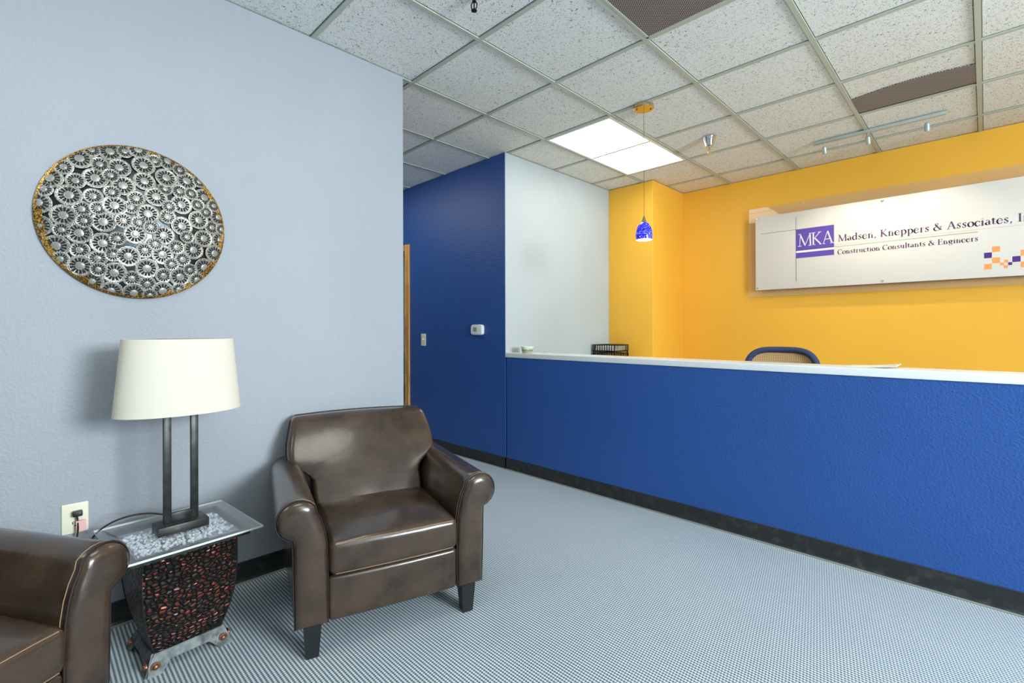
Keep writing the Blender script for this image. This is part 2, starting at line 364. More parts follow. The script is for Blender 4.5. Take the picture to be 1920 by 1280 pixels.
# ------------------------------------------------------------ ceiling fittings
def troffer(x0, y0, nx, ny, label, group='unseen fill ceiling panels'):
    t_ = thing('ceiling_light', label, 'ceiling light', (x0, y0, CEIL), 0, group)
    X, Y = nx*T, ny*T; b = MB(); q = .014
    for (a0, a1, c0, c1) in ((q, X-q, q, q+.018), (q, X-q, Y-q-.018, Y-q), (q, q+.018, q+.018, Y-q-.018), (X-q-.018, X-q, q+.018, Y-q-.018)):
        b.box(a0, a1, c0, c1, -.004, .005)
    b.build('frame', M_plw, t_, smooth=0)
    MB().box(q+.018, X-q-.018, q+.018, Y-q-.018, -.001, .004).build('diffuser', M_troffer, t_, smooth=0)
troffer(OX-T, OY+2*T, 1, 2, 'lit rectangular ceiling light above the counter between the tiles', None)
for (j, i, nx, ny, lab) in ((1, -3, 1, 2, 'unseen lit ceiling panel added over the middle of the waiting area'), (5, -3, 1, 2, 'unseen lit ceiling panel added near the front right corner'),
                       (5, 2, 1, 2, 'unseen lit ceiling panel added over the right end of the counter'), (-1, -6, 1, 2, 'unseen lit ceiling panel added near the pale wall behind the armchairs'),
                       (-5, 0, 2, 1, 'unseen lit ceiling panel added in the hallway'), (-7, 3, 2, 1, 'unseen lit ceiling panel added in the office beyond the door')):
    troffer(OX+j*T, OY+i*T, nx, ny, lab)  # these panels are out of view, added as fill light

# return air grilles
ga = thing('air_grille', 'dark perforated return air grille filling a whole ceiling tile', 'air grille', (OX+T, OY, CEIL))
b = MB(); q = .013
for (a0, a1, c0, c1) in ((q, T-q, q, q+.012), (q, T-q, T-q-.012, T-q), (q, q+.012, q, T-q), (T-q-.012, T-q, q, T-q)): b.box(a0, a1, c0, c1, -.003, .005)
b.build('frame', M_grid, ga, smooth=0)
MB().box(q+.012, T-q-.012, q+.012, T-q-.012, -.0005, .004).build('perforated_face', M_perf, ga, smooth=0)
gb = thing('air_grille', 'narrow brown mesh return grille beside the track light on ceiling', 'air grille', (OX+2*T, OY+3*T, CEIL))
b = MB(); n = 16; v = []; f = []
for k in range(n+1):
    u = k/n; x = lerp(.013, T-.013, u); y0 = .275-.05*math.sin(math.pi*u*.9)-.0
    v += [(x, y0+.03, -.0005), (x, T-.04, -.0005), (x, y0+.03, .005), (x, T-.04, .005)]
for k in range(n):
    a = 4*k; f += [(a, a+4, a+5, a+1), (a+2, a+3, a+7, a+6), (a, a+2, a+6, a+4), (a+1, a+5, a+7, a+3)]
b.add(v, f).build('perforated_face', M_perf, gb, smooth=0)
MB().box(.013, T-.013, T-.04, T-.028, -.0006, .005).build('shadow_gap', M_dark, gb, smooth=0)

# sprinkler heads
sp_ = thing('sprinkler_head', 'chrome sprinkler head with a cone escutcheon on the ceiling near the pendant', 'sprinkler', (-1.521, 3.724, CEIL))
MB().lathe([(.049, 0), (.049, -.006), (.044, -.014), (.034, -.055), (.031, -.07), (.026, -.074), (.001, -.074)], 32).build('escutcheon', M_chrome, sp_)
b = MB().lathe([(.008, -.07), (.008, -.092), (.012, -.094), (.012, -.1), (.001, -.1)], 16)
for s_ in (-1, 1): b.tube([(s_*.008, 0, -.098), (s_*.016, 0, -.105), (s_*.006, 0, -.122)], .0022)
b.lathe([(.001, -.121), (.017, -.123), (.017, -.126), (.001, -.126)], 16)
b.build('spray_nozzle', M_chrome, sp_)
s2 = thing('sprinkler_head', 'dark bronze sprinkler frame hanging at the top edge above the grey wall', 'sprinkler', (-1.617, 1.404, CEIL))
MB().lathe([(.03, 0), (.03, -.004), (.014, -.012), (.001, -.012)], 24).build('escutcheon', M_bronze, s2)
b = MB().tube([(0, 0, -.01), (0, 0, -.034)], .008, 10)
for a in range(2):
    sg = 1 if a else -1
    b.tube([(sg*.006, sg*.003, -.03), (sg*.013, sg*.006, -.045), (sg*.011, sg*.005, -.06), (0, 0, -.07)], .0028)
b.tube([(0, 0, -.034), (0, 0, -.07)], .003); b.lathe([(.001, -.068), (.013, -.070), (.013, -.073), (.001, -.074)], 12)
b.build('spray_nozzle', new('dark brown bronze', S2L((48, 34, 28)), .4, .7), s2)

# pendant
pd = thing('pendant_lamp', 'small cobalt blue speckled glass pendant hanging over the counter', 'pendant lamp', (-1.617, 2.893, CEIL))
M_canopy = new('brushed nickel warm', S2L((196, 178, 140)), .22, .9)
MB().lathe([(.064, -.001), (.066, -.006), (.066, -.02), (.062, -.0245), (.001, -.0255)], 40).build('canopy', M_canopy, pd)
for a in (.6, 3.9): MB().lathe([(.004, -.025), (.004, -.03), (.001, -.0305)], 10, M=Matrix.Translation((.045*math.cos(a), .045*math.sin(a), 0))).build('canopy_screw', M_bronze, pd)
MB().tube([(0, 0, -.025), (0, 0, -.738)], .0013, 6).build('cord', M_bronze, pd)
MB().lathe([(.003, -.735), (.006, -.74), (.0155, -.772), (.017, -.778), (.001, -.778)], 20).build('socket_cap', M_canopy, pd)
m = new('cobalt speckled glass', rough=.08); t = NT(m); c = t.coord((1, 1, .8))
vz = t.n('ShaderNodeTexNoise', {'Vector': c, 'Scale': 190.0, 'Detail': 3.0}).outputs[0]
colr = t.ramp(vz, [(.5, S2L((12, 8, 190))), (.6, S2L((60, 70, 235))), (.68, S2L((225, 230, 255)))])
t.link(colr, t.b.inputs['Base Color']); t.link(colr, t.b.inputs['Emission Color']); t.b.inputs['Emission Strength'].default_value = .45
out = [(.016, -.776), (.028, -.785), (.04, -.80), (.049, -.822), (.0545, -.85), (.0555, -.87), (.052, -.893)]
inn = [(.049, -.893), (.0525, -.87), (.0515, -.85), (.046, -.823), (.037, -.803), (.02, -.79)]
MB().lathe(out, 40).build('glass_shade', m, pd)
MB().lathe([(.052, -.893)]+inn+[(.001, -.79)], 40).build('shade_lining', emit('glowing opal glass', (1, .97, .95), 2.2), pd)
b = MB().lathe([(.001, -.80), (.012, -.802), (.017, -.83), (.015, -.86), (.001, -.872)], 20).build('bulb', emit('bulb glow', (1, .93, .85), 70), pd)

# track light
tr = thing('track_light', 'silver track light bar with three small spots above the sign', 'track light', (-.978, 4.425, CEIL))
MB().box(0, .79, -.017, .017, -.022, -.001, r=.002, n=1, m=1).build('track_bar', M_silver, tr)
HD = (.075, .355, .69)
for k, x in enumerate(HD):
    tilt = Matrix.Translation((x, 0, -.055)) @ Matrix.Rotation(R(30), 4, 'X')
    b = MB().tube([(x, 0, -.02), (x, 0, -.058)], .0035, 8); b.lathe([(.006, .006), (.011, .004), (.0155, -.004), (.0165, -.05), (.0125, -.05), (.0115, -.03), (.001, -.028)], 20, M=tilt)
    b.build('spot_head', M_silver, tr)
    l = bpy.data.lights.new('spot_bulb', 'SPOT'); l.energy = 9; l.color = (1, .86, .66); l.spot_size = R(88); l.spot_blend = .8; l.shadow_soft_size = .02
    o = bpy.data.objects.new('spot_bulb', l); COL.objects.link(o); o.location = (-.978+x, 4.465, CEIL-.115)
    o.rotation_euler = Vector((0, .42, -.9)).to_track_quat('-Z', 'Y').to_euler()

# ------------------------------------------------------------ wall sign
PY = 4.97
def arc(cx, cy, rx, ry, a0, a1, n=12): return [(cx+rx*math.cos(R(a0+(a1-a0)*i/n)), cy+ry*math.sin(R(a0+(a1-a0)*i/n))) for i in range(n+1)]
XH, CH, DE = .46, .70, -.22
def sf(x, y, w=.16): return [(x-w/2, y), (x+w/2, y)]          # serif, drawn with the thin pen
# each glyph: (advance, thick strokes, thin strokes)
G = {
 'M': (.93, [[(.16, CH-.02), (.46, .02)], [(.77, CH-.02), (.80, .03)]], [[(.16, CH-.02), (.12, 0)], [(.46, .02), (.77, CH-.02)], sf(.12, 0, .2), sf(.80, 0, .22), sf(.12, CH, .16), sf(.8, CH, .16)]),
 'K': (.72, [[(.17, 0), (.17, CH)], [(.27, .37), (.60, .03)]], [[(.19, .33), (.55, CH-.02)], sf(.17, 0, .22), sf(.17, CH, .22), sf(.55, CH, .18), sf(.64, 0, .18)]),
 'A': (.76, [[(.38, CH), (.64, 0)]], [[(.37, CH), (.12, 0)], [(.21, .25), (.53, .25)], sf(.12, 0, .2), sf(.65, 0, .22)]),
 'I': (.36, [[(.18, 0), (.18, CH)]], [sf(.18, 0, .23), sf(.18, CH, .23)]),
 'E': (.62, [[(.16, 0), (.16, CH)]], [[(.07, 0), (.54, 0), (.57, .13)], [(.07, CH), (.52, CH), (.53, CH-.12)], [(.16, .37), (.43, .37)], [(.43, .30), (.43, .44)]]),
 'C': (.70, [arc(.38, .35, .30, .35, 75, 285, 20)], [arc(.38, .35, .30, .35, 40, 75, 5), arc(.38, .35, .30, .35, 285, 320, 5), [(.61, .52), (.62, .68)]]),
 'a': (.48, [[(.34, .08), (.34, .33)], arc(.21, .13, .13, .115, 90, 290, 12)], [arc(.21, .33, .13, .13, 0, 150, 10), [(.34, .27), (.21, .245)], arc(.21, .13, .13, .115, 290, 350, 5), [(.34, .08), (.38, .02), (.46, .05)]]),
 'd': (.57, [[(.42, .03), (.42, CH+.02)], arc(.26, .22, .19, .225, 90, 270, 14)], [arc(.26, .22, .19, .225, 30, 90, 5), arc(.26, .22, .19, .225, 270, 335, 6), sf(.38, CH+.02, .12), [(.42, .0), (.53, .03)]]),
 's': (.42, [[(.11, .35), (.16, .27), (.26, .21), (.31, .13)]], [arc(.21, .36, .10, .10, 30, 180, 8), arc(.20, .11, .11, .11, 0, -150, 8), [(.31, .37), (.32, .46)], [(.09, 0), (.08, .12)]]),
 'e': (.50, [arc(.25, .22, .19, .235, 75, 300, 16)], [arc(.25, .24, .18, .22, 5, 75, 5), [(.08, .24), (.43, .27)], arc(.25, .22, .19, .235, 300, 335, 4)]),
 'n': (.60, [[(.15, 0), (.15, .44)], [(.43, 0), (.43, .30)]], [arc(.30, .30, .13, .15, 0, 130, 8), [(.15, .34), (.22, .41)], sf(.15, 0, .19), sf(.43, 0, .19), [(.06, .42), (.15, .45)]]),
 ',': (.27, [[(.12, .05), (.14, .0)]], [[(.14, .0), (.08, -.13)]]),
 '.': (.27, [[(.11, .03), (.13, .04)]], []),
 'p': (.58, [[(.16, DE), (.16, .43)], arc(.31, .22, .19, .225, 90, -90, 14)], [arc(.31, .22, .19, .225, 90, 145, 5), arc(.31, .22, .19, .225, -90, -145, 5), sf(.16, DE, .19), [(.06, .42), (.16, .45)]]),
 'r': (.42, [[(.15, 0), (.15, .44)]], [[(.15, .31), (.22, .41), (.34, .44)], [(.32, .42), (.36, .43)], sf(.15, 0, .19), [(.06, .42), (.15, .45)]]),
 'o': (.53, [arc(.27, .225, .20, .23, 115, 245, 10), arc(.27, .225, .20, .23, -65, 65, 10)], [arc(.27, .225, .20, .23, 65, 115, 4), arc(.27, .225, .20, .23, 245, 295, 4)]),
 'c': (.46, [arc(.26, .22, .19, .235, 80, 290, 16)], [arc(.26, .22, .19, .235, 40, 80, 4), arc(.26, .22, .19, .235, 290, 325, 4), [(.40, .33), (.41, .42)]]),
 'i': (.30, [[(.15, 0), (.15, .43)], [(.145, .60), (.155, .61)]], [sf(.15, 0, .19), [(.06, .42), (.15, .45)]]),
 't': (.36, [[(.15, .07), (.15, .55)]], [[(.04, .43), (.31, .44)], [(.15, .55), (.05, .43)], [(.15, .07), (.20, .01), (.32, .05)]]),
 'l': (.30, [[(.15, 0), (.15, CH+.02)]], [sf(.15, 0, .19), [(.06, CH), (.15, CH+.03)]]),
 'u': (.60, [[(.15, .44), (.15, .13)], [(.43, 0), (.43, .44)]], [arc(.28, .14, .13, .13, 180, 320, 8), [(.38, .08), (.43, .12)], sf(.11, .44, .12), sf(.39, .44, .12), [(.43, 0), (.53, .02)]]),
 'g': (.53, [arc(.24, .29, .15, .155, 120, 240, 8), arc(.24, .29, .15, .155, -60, 60, 8), [(.16, .06), (.34, .03), (.41, -.05)]], [arc(.24, .29, .15, .155, 60, 120, 4), arc(.24, .29, .15, .155, 240, 300, 4), [(.35, .40), (.50, .42)], [(.15, .15), (.13, .08), (.17, .05)], arc(.25, -.09, .17, .10, 30, -220, 14)]),
 '&': (.80, [[(.20, .58), (.30, .42), (.60, .06)], arc(.27, .17, .19, .18, 110, 290, 10)], [arc(.30, .58, .11, .12, -20, 190, 8), [(.41, .54), (.32, .42), (.20, .34)], arc(.30, .20, .32, .20, 270, 360, 8), [(.60, .24), (.62, .34)], [(.53, .36), (.73, .36)], [(.60, .06), (.74, .04)]]),
 ' ': (.28, [], []),
}
def nib(mb, pts, rx, ry, ang, fn, s, ox, oy, mi):
    """a broad pen: an ellipse swept along the stroke"""
    ell = [(rx*math.cos(a)*math.cos(ang)-ry*math.sin(a)*math.sin(ang), rx*math.cos(a)*math.sin(ang)+ry*math.sin(a)*math.cos(ang)) for a in [2*math.pi*k/8 for k in range(8)]]
    for (x0, y0), (x1, y1) in zip(pts, pts[1:]):
        P = sorted(set([(round(x0+e[0], 5), round(y0+e[1], 5)) for e in ell]+[(round(x1+e[0], 5), round(y1+e[1], 5)) for e in ell]))
        def half(Q):
            h = []
            for p in Q:
                while len(h) > 1 and (h[-1][0]-h[-2][0])*(p[1]-h[-2][1])-(h[-1][1]-h[-2][1])*(p[0]-h[-2][0]) <= 0: h.pop()
                h.append(p)
            return h
        lo = half(P); hi = half(P[::-1]); hull = lo[:-1]+hi[:-1]
        b0 = len(mb.v); mb.v += [fn(ox+s*p[0], oy+s*p[1]) for p in hull]; mb.f.append(tuple(range(b0, b0+len(hull)))); mb.m.append(mi)
def text(mb, st, x0, x1, y, cap, fn, mi=0, wt=1.0, kern={}):
    s = cap/CH; tot = sum(G[ch][0]+kern.get(i, 0) for i, ch in enumerate(st)); k = (x1-x0)/(tot*s)
    x = x0
    for i, ch in enumerate(st):
        adv, thick, thin = G[ch]
        sx = s*k; f2 = lambda X, Y, x=x, sx=sx: fn(x+X*sx, y+Y*s)
        for q in thick: nib(mb, q, .052*wt, .020, R(12), f2, 1, 0, 0, mi)
        for q in thin: nib(mb, q, .021*wt, .017, 0, f2, 1, 0, 0, mi)
        x += (adv+kern.get(i, 0))*sx
sg = thing('wall_sign', 'white lettered company sign with purple logo on the orange wall', 'sign', (-1.585, PY, 1.54))
def sl(x, z, dy=-.0008): return (x+1.585, dy, z-1.54)
SXR = .385
MB().box(0, SXR+1.585, 0, .009, 0, .702, r=.0012, n=1, m=1).build('front_panel', M_sign, sg)
MB().box(-.072, SXR+1.585+.072, .042, .052, -.06, .80).build('clear_back_panel', M_acrylic, sg, smooth=0, label='larger clear acrylic panel behind the white panel')
for (x, z) in [(x, z) for x in (-1.567, -.605, .365) for z in (1.562, 2.222)]:
    b = MB(); MX = Matrix.Translation((x+1.585, 0, z-1.54)) @ Matrix.Rotation(R(90), 4, 'X')
    b.lathe([(.001, .007), (.009, .006), (.0105, .0), (.0105, -.001), (.007, -.001), (.007, -.0904)], 20, M=MX); b.build('standoff', new('satin standoff', S2L((205, 212, 205)), .25, .6) if 'satin standoff' not in bpy.data.materials else bpy.data.materials['satin standoff'], sg)
def rect(mb, x0, x1, z0, z1, mi=0, dy=-.0008): mb.add([sl(x0, z0, dy), sl(x1, z0, dy), sl(x1, z1, dy), sl(x0, z1, dy)], [(0, 1, 2, 3)], mi)
b = MB(); rect(b, -1.535, -1.235, 2.0765, 2.0795); rect(b, -1.2395, -1.2360, 1.603, 2.191); b.build('rule_lines', M_text, sg, smooth=0, label='thin dark crossing lines')
b = MB(); rect(b, -1.236, -.942, 1.813, 2.0775, 0); rect(b, -1.236, -.942, 1.862, 1.880, 1, -.0012); rect(b, -1.236, -.942, 1.8835, 1.8865, 2, -.0012)
text(b, 'MKA', -1.222, -.942, 1.9205, .108, lambda x, z: sl(x, z, -.0014), 1, .8, {0: -.12, 1: -.06}); b.build('logo_block', [M_purple, M_lettw, M_text], sg, smooth=0, label='purple block with white letters MKA')
b = MB(); text(b, 'Madsen, Kneppers & Associates, Inc.', -.914, .285, 1.9255, .056, lambda x, z: sl(x, z, -.001), 0, 1.3)
text(b, 'Construction Consultants & Engineers', -.918, -.036, 1.8145, .040, lambda x, z: sl(x, z, -.001), 0, 1.4); b.build('lettering', M_text, sg, smooth=0)
b = MB(); rect(b, -.938, -.040, 1.878, 1.8855); rect(b, -.938, SXR-.06, 1.8985, 1.9005); b.build('underline', M_sage, sg, smooth=0)
b = MB(); A_ = .0405; a_ = .0205
for (x, z) in ((.0355, 1.7225), (.0355, 1.6405), (-.0065, 1.5985), (.179, 1.6805), (.179, 1.5985)): rect(b, x, x+A_, z, z+A_, 0)
for (x, z) in ((.0765, 1.6205), (.0965, 1.6405), (.0955, 1.5995)): rect(b, x, x+a_, z, z+a_, 0)
for (x, z, q) in ((-.0065, 1.6815, A_), (.1165, 1.6195, a_), (.138, 1.6395, A_), (.2205, 1.6395, A_)): rect(b, x, x+q, z, z+q, 1)
b.build('square_pattern', [M_orv, M_dpurple], sg, smooth=0)

# ------------------------------------------------------------ things on and behind the counter
bw = thing('bowl', 'small green glazed pottery bowl at the left end of the white countertop', 'bowl', (-2.70, 2.915, .9715))
m = new('banded green glaze', rough=.3); t = NT(m); sp = t.n('ShaderNodeSeparateXYZ', {0: t.coord()}); nz = t.n('ShaderNodeTexNoise', {'Vector': t.coord(), 'Scale': 50.0}).outputs[0]
zz = t.math('ADD', t.math('MULTIPLY', sp.outputs[2], 17.0), t.math('MULTIPLY', nz, .35))
t.link(t.ramp(zz, [(.1, S2L((120, 118, 88))), (.32, S2L((190, 188, 150))), (.55, S2L((112, 118, 84))), (.7, S2L((150, 186, 166))), (.95, S2L((214, 220, 210)))]), t.b.inputs['Base Color'])
MB().lathe([(.001, 0), (.038, 0), (.042, .004), (.046, .025), (.052, .05), (.055, .056), (.0525, .057), (.049, .05), (.042, .02), (.036, .007), (.001, .006)], 36).build('pottery_body', m, bw)

pp = MB(); n = 10; v = []; f = []
for k in range(n+1):
    u = k/n; x = lerp(0, .20, u); zc = .002+.018*max(0, u-.35)**1.5
    v += [(x, -.06, zc), (x, .10+.03*u, zc+.003*u), (x, -.06, zc-.0015), (x, .10+.03*u, zc-.0015+.003*u)]
for k in range(n): a = 4*k; f += [(a, a+4, a+5, a+1), (a+2, a+3, a+7, a+6), (a, a+2, a+6, a+4), (a+1, a+5, a+7, a+3)]
f += [(0, 1, 3, 2), (4*n, 4*n+2, 4*n+3, 4*n+1)]
po = pp.add(v, f).build('paper_sheets', M_paper, smooth=0); po.location = (-.50, 2.955, .9715)
po['label'] = 'curled white paper sheets on the countertop right of the mesh chair'; po['category'] = 'papers'

fc = thing('file_cabinet', 'low white cabinet behind the counter under the black letter tray', 'cabinet', (-2.86, 3.72, 0))
MB().box(.01, .86, .02, .655, .0, .86, r=.004, n=1, m=1).build('body', M_counter, fc)
for k in range(3):
    d = MB().box(.03, .84, .004, .02, .05+k*.27, .30+k*.27, r=.003, n=1, m=1).build('drawer', M_counter, fc)
    MB().tube([(.36, .004, .2+k*.27), (.36, -.02, .2+k*.27), (.51, -.02, .2+k*.27), (.51, .004, .2+k*.27)], .005).build('handle', M_chrome, d)
lt = thing('letter_tray', 'black slotted letter tray with papers near the orange column', 'letter tray', (-2.84, 4.04, .86))
def tray_basket(z0):
    b = MB(); X, Y, hh = .26, .26, .070
    b.box(0, X, 0, Y, z0, z0+.004)
    for (a0, a1, c0, c1) in ((0, X, 0, .004), (0, X, Y-.004, Y), (0, .004, 0, Y), (X-.004, X, 0, Y)):
        b.box(a0, a1, c0, c1, z0, z0+.012); b.box(a0, a1, c0, c1, z0+hh-.008, z0+hh)
    for k in range(10):
        x = k*(X-.01)/9; b.box(x, x+.009, 0, .004, z0, z0+hh).box(x, x+.009, Y-.004, Y, z0, z0+hh)
    for k in range(11):
        y = k*(Y-.008)/10; b.box(0, .004, y, y+.008, z0, z0+hh).box(X-.004, X, y, y+.008, z0, z0+hh)
    return b
for x in (.004, .246):
    for y in (.004, .246): MB().box(x, x+.010, y, y+.010, .0, .09).build('post', M_black, lt, smooth=0)
tray_basket(.002).build('lower_basket', M_black, lt, smooth=0); tray_basket(.085).build('upper_basket', M_black, lt, smooth=0)
pa = MB().box(-.108, .108, -.11, .11, 0, .03).box(-.1, .112, -.108, .105, .0305, .05).build('paper_stack', M_paper, smooth=0); pa.location = (-2.712, 4.17, .9495); pa.rotation_euler = (0, 0, R(3))
pa['label'] = 'stack of white paper in the upper basket of the black letter tray'; pa['category'] = 'papers'

oc = thing('office_chair', 'office chair with navy rimmed mesh back rising behind the counter', 'office chair', (-.99, 3.52, 0), R(3))
def bk(x, z): return .10-.05*(1-(x/.24)**2)*0+.04*((x/.24)**2)*-1+.06*max(0, (z-.6)/.43)
ring = []; nR = 44
def outline(t_, sc=1.0):
    a = 2*math.pi*t_; c, s_ = math.cos(a), math.sin(a); e = .52
    x = .222*sc*math.copysign(abs(c)**e, c); z = .77+(.252*(1-(1-sc)*.9))*math.copysign(abs(s_)**.62, s_)
    if s_ > 0: z = .77+(.252*(1-(1-sc)*.9))*abs(s_)**.55-.0
    return (x, .12-.035*(x/.23)**2+.10*(z-.77)*.6, z)
MB().tube([outline(k/nR) for k in range(nR)], .021, 10, closed=True).build('back_frame', M_navy, oc)
M_mesh = new('tan chair mesh', rough=.7); t = NT(M_mesh); c = t.coord(); sp = t.n('ShaderNodeSeparateXYZ', {0: c})
hx = t.math('SINE', t.math('MULTIPLY', sp.outputs[0], 2*math.pi/.011)); hz = t.math('SINE', t.math('MULTIPLY', sp.outputs[2], 2*math.pi/.009))
mxx = t.math('MAXIMUM', hx, hz); t.link(t.ramp(mxx, [(.55, S2L((214, 176, 116))), (.97, S2L((96, 80, 66)))]), t.b.inputs['Base Color'])
rings = [[outline(k/nR, s_) for k in range(nR)] for s_ in (.95, .7, .4, .1)]
MB().loft(rings, cap=False).build('mesh_back', M_mesh, oc)
MB().box(-.24, .24, -.36, .10, .44, .50, r=.028, n=6, m=3).build('seat', M_navy, oc)
MB().tube([(0, .1, .45), (0, .19, .50), (0, .17, .62), (0, .13, .72)], .022, 10).build('back_support', M_black, oc)
MB().tube([(0, -.1, .09), (0, -.1, .44)], .028, 14).build('column', M_black, oc)
for sx in (-1, 1): MB().tube([(sx*.2, -.08, .46), (sx*.27, -.08, .5), (sx*.275, -.08, .62), (sx*.275, .03, .655), (sx*.275, -.2, .655)], .014, 8).build('armrest', M_black, oc)
for k in range(5):
    a = 2*math.pi*k/5+.3; c_, s_ = math.cos(a), math.sin(a)
    lg = MB().tube([(0, -.1, .10), (.15*c_, -.1+.15*s_, .095), (.30*c_, -.1+.30*s_, .07)], [.028, .022, .015], 8).build('base_leg', M_black, oc)
    MB().lathe([(.001, -.012), (.027, -.012), (.029, 0), (.027, .012), (.001, .012)], 16, M=Matrix.Translation((.30*c_, -.1+.30*s_, .029)) @ Matrix.Rotation(a+R(90), 4, 'Z') @ Matrix.Rotation(R(90), 4, 'Y')).build('castor', M_black, lg)

dk = thing('desk', 'maple work surface hidden behind the reception counter', 'desk', (-1.8, 2.98, 0))
MB().box(0, 3.9, 0, .42, .70, .73, r=.003, n=1, m=1).build('desk_top', M_laminate, dk)
for x in (.02, 1.9, 3.85): MB().box(x, x+.03, .02, .40, 0, .70).build('side_panel', M_laminate, dk, smooth=0)

# ------------------------------------------------------------ blue wall fittings
th = thing('thermostat', 'white rounded thermostat with grey display on the blue wall', 'thermostat', (-3.205, BY, 1.165))
def rr(w, h, e=5, n=40): return [(w*math.copysign(abs(math.cos(a))**(2/e), math.cos(a)), h*math.copysign(abs(math.sin(a))**(2/e), math.sin(a))) for a in [2*math.pi*(k+.5)/n for k in range(n)]]
b = MB(); b.loft([[(p[0], y, p[1]) for p in rr(w_, h_)] for w_, h_, y in ((.077, .046, 0), (.078, .047, -.004), (.076, .046, -.022), (.070, .041, -.028), (.05, .03, -.0292))]); b.build('housing', M_plw, th)
MB().box(-.036, .010, -.0305, -.029, -.016, .022).build('display', M_lcd, th, smooth=0)
M_pgrey = new('pale grey plastic', S2L((190, 196, 198)), .4)
for z in (-.008, .008): MB().box(.028, .036, -.0312, -.028, z-.003, z+.003).build('button', M_pgrey, th, smooth=0)
for x in (-.03, -.012, .006): MB().box(x, x+.008, -.0312, -.028, -.031, -.028).build('button', M_pgrey, th, smooth=0)
sw = thing('light_switch', 'ivory single light switch plate on blue wall beside oak doorway', 'light switch', (-4.038, BY, 1.067))
MB().box(-.04, .04, -.006, 0, -.061, .061, r=.004, n=1, m=2).build('cover_plate', M_ivory, sw)
MB().box(-.005, .005, -.016, -.006, -.004, .013).build('toggle', M_ivory, sw, smooth=0)

# office beyond the door: a grey seat by the wall
os_ = thing('lounge_seat', 'grey blue upholstered seat glimpsed through the oak doorway', 'seat', (-6.95, 4.45, 0), R(90))
MB().box(-.45, .45, -.05, .12, .36, .78, r=.03, n=3, m=2).build('backrest', M_grey, os_)
MB().box(-.40, .40, -.55, -.05, .30, .44, r=.03, n=3, m=2).build('seat', M_grey, os_)
for sx in (-1, 1): MB().box(sx*.43-.04, sx*.43+.04, -.55, .05, .12, .58, r=.02, n=2, m=2).build('armrest', M_plw, os_)
for (x, y) in ((-.42, -.5), (.42, -.5), (-.42, .05), (.42, .05)): MB().box(x-.02, x+.02, y-.02, y+.02, 0, .36).build('leg', M_black, os_, smooth=0)

# ------------------------------------------------------------ outlet on the grey wall
ou = thing('wall_outlet', 'ivory double wall outlet on the grey wall between armchair and side table', 'outlet', (WX, .130, .457))
MB().box(0, .006, -.038, .038, -.056, .056, r=.004, n=1, m=2).build('cover_plate', M_ivory, ou)
for z in (-.020, .020):
    rc_ = MB().loft([[(x, p[0], z+p[1]) for p in rr(.0165, .0145, 3, 24)] for x in (.005, .0072)]).build('receptacle', M_ivory, ou)
    b = MB().box(.007, .0076, -.0085, -.006, z-.001, z+.008).box(.007, .0076, .005, .0075, z, z+.007); b.lathe([(.0026, 0), (.0026, .0006), (.0001, .0006)], 10, M=Matrix.Translation((.0071, 0, z-.007)) @ Matrix.Rotation(R(90), 4, 'Y')); b.build('slots', M_dark, rc_, smooth=0)
MB().lathe([(.003, 0), (.003, .0012), (.001, .0016)], 12, M=Matrix.Translation((.006, 0, 0)) @ Matrix.Rotation(R(90), 4, 'Y')).build('screw', M_ivory, ou)

# ------------------------------------------------------------ round wall art
PR = .300
wa = thing('wall_art', 'large round embossed silver metal disc with gold rim hanging on the grey wall', 'wall art', (WX, .323, 1.594))
def dome(r): return .016+.058*(1-(r/PR)**2)
M_mirror = new('dark mirror metal', S2L((62, 70, 72)), .22, .9)
def speck(name, a, bcol, c_, sc, metal, rough):
    m = new(name, rough=rough, metal=metal); t = NT(m); cc = t.coord()
    n1 = t.n('ShaderNodeTexNoise', {'Vector': cc, 'Scale': sc, 'Detail': 2.0}).outputs[0]
    n2 = t.n('ShaderNodeTexNoise', {'Vector': cc, 'Scale': 9.0, 'Detail': 2.0}).outputs[0]
    f_ = t.math('ADD', n1, t.math('MULTIPLY', t.math('SUBTRACT', n2, .5), .3))
    t.link(t.ramp(f_, [(.36, a), (.5, bcol), (.64, c_)]), t.b.inputs['Base Color']); t.link(t.bump(n1, .7, .0015), t.b.inputs['Normal']); return m
M_med = speck('speckled silver relief', S2L((92, 88, 80)), S2L((150, 148, 140)), S2L((215, 214, 206)), 330.0, .5, .38)
M_boss = new('polished boss', S2L((150, 152, 148)), .4, .5)
M_gold = speck('gold glitter rim', S2L((70, 46, 12)), S2L((150, 106, 36)), S2L((226, 188, 100)), 210.0, .55, .35)
b = MB(); rings = [(r, dome(r)-.004) for r in [PR*k/14 for k in range(1, 15)]]
MX = Matrix(((0, 0, 1, 0), (1, 0, 0, 0), (0, 1, 0, 0), (0, 0, 0, 1)))   # local z -> out of the wall
b.lathe([(.001, dome(0)-.004)]+rings, 96, M=MX).build('backing_disc', M_mirror, wa)
MB().lathe([(PR-.019, dome(PR-.019)+.0035), (PR-.006, dome(PR-.006)+.004), (PR, .0175), (PR+.004, .0135), (PR+.003, .008), (PR-.004, .006), (PR-.012, .008)], 120, M=MX).build('rim', M_gold, wa, label='gold glitter rim')
cs = []; rnd = random.Random(11)
def ok(x, y, r, k): return all(math.hypot(x-a, y-c_) > (r+q)*k for a, c_, q in cs)
for r, k, tries in ((.039, .92, 900), (.037, .86, 6000), (.030, .82, 8000), (.027, .70, 9000)):
    for _ in range(tries):
        a = rnd.uniform(0, 2*math.pi); q = (PR-.006)*math.sqrt(rnd.random()); x, y = q*math.cos(a), q*math.sin(a)
        if ok(x, y, r, k): cs.append((x, y, r))
md = MB(); rnd.shuffle(cs)
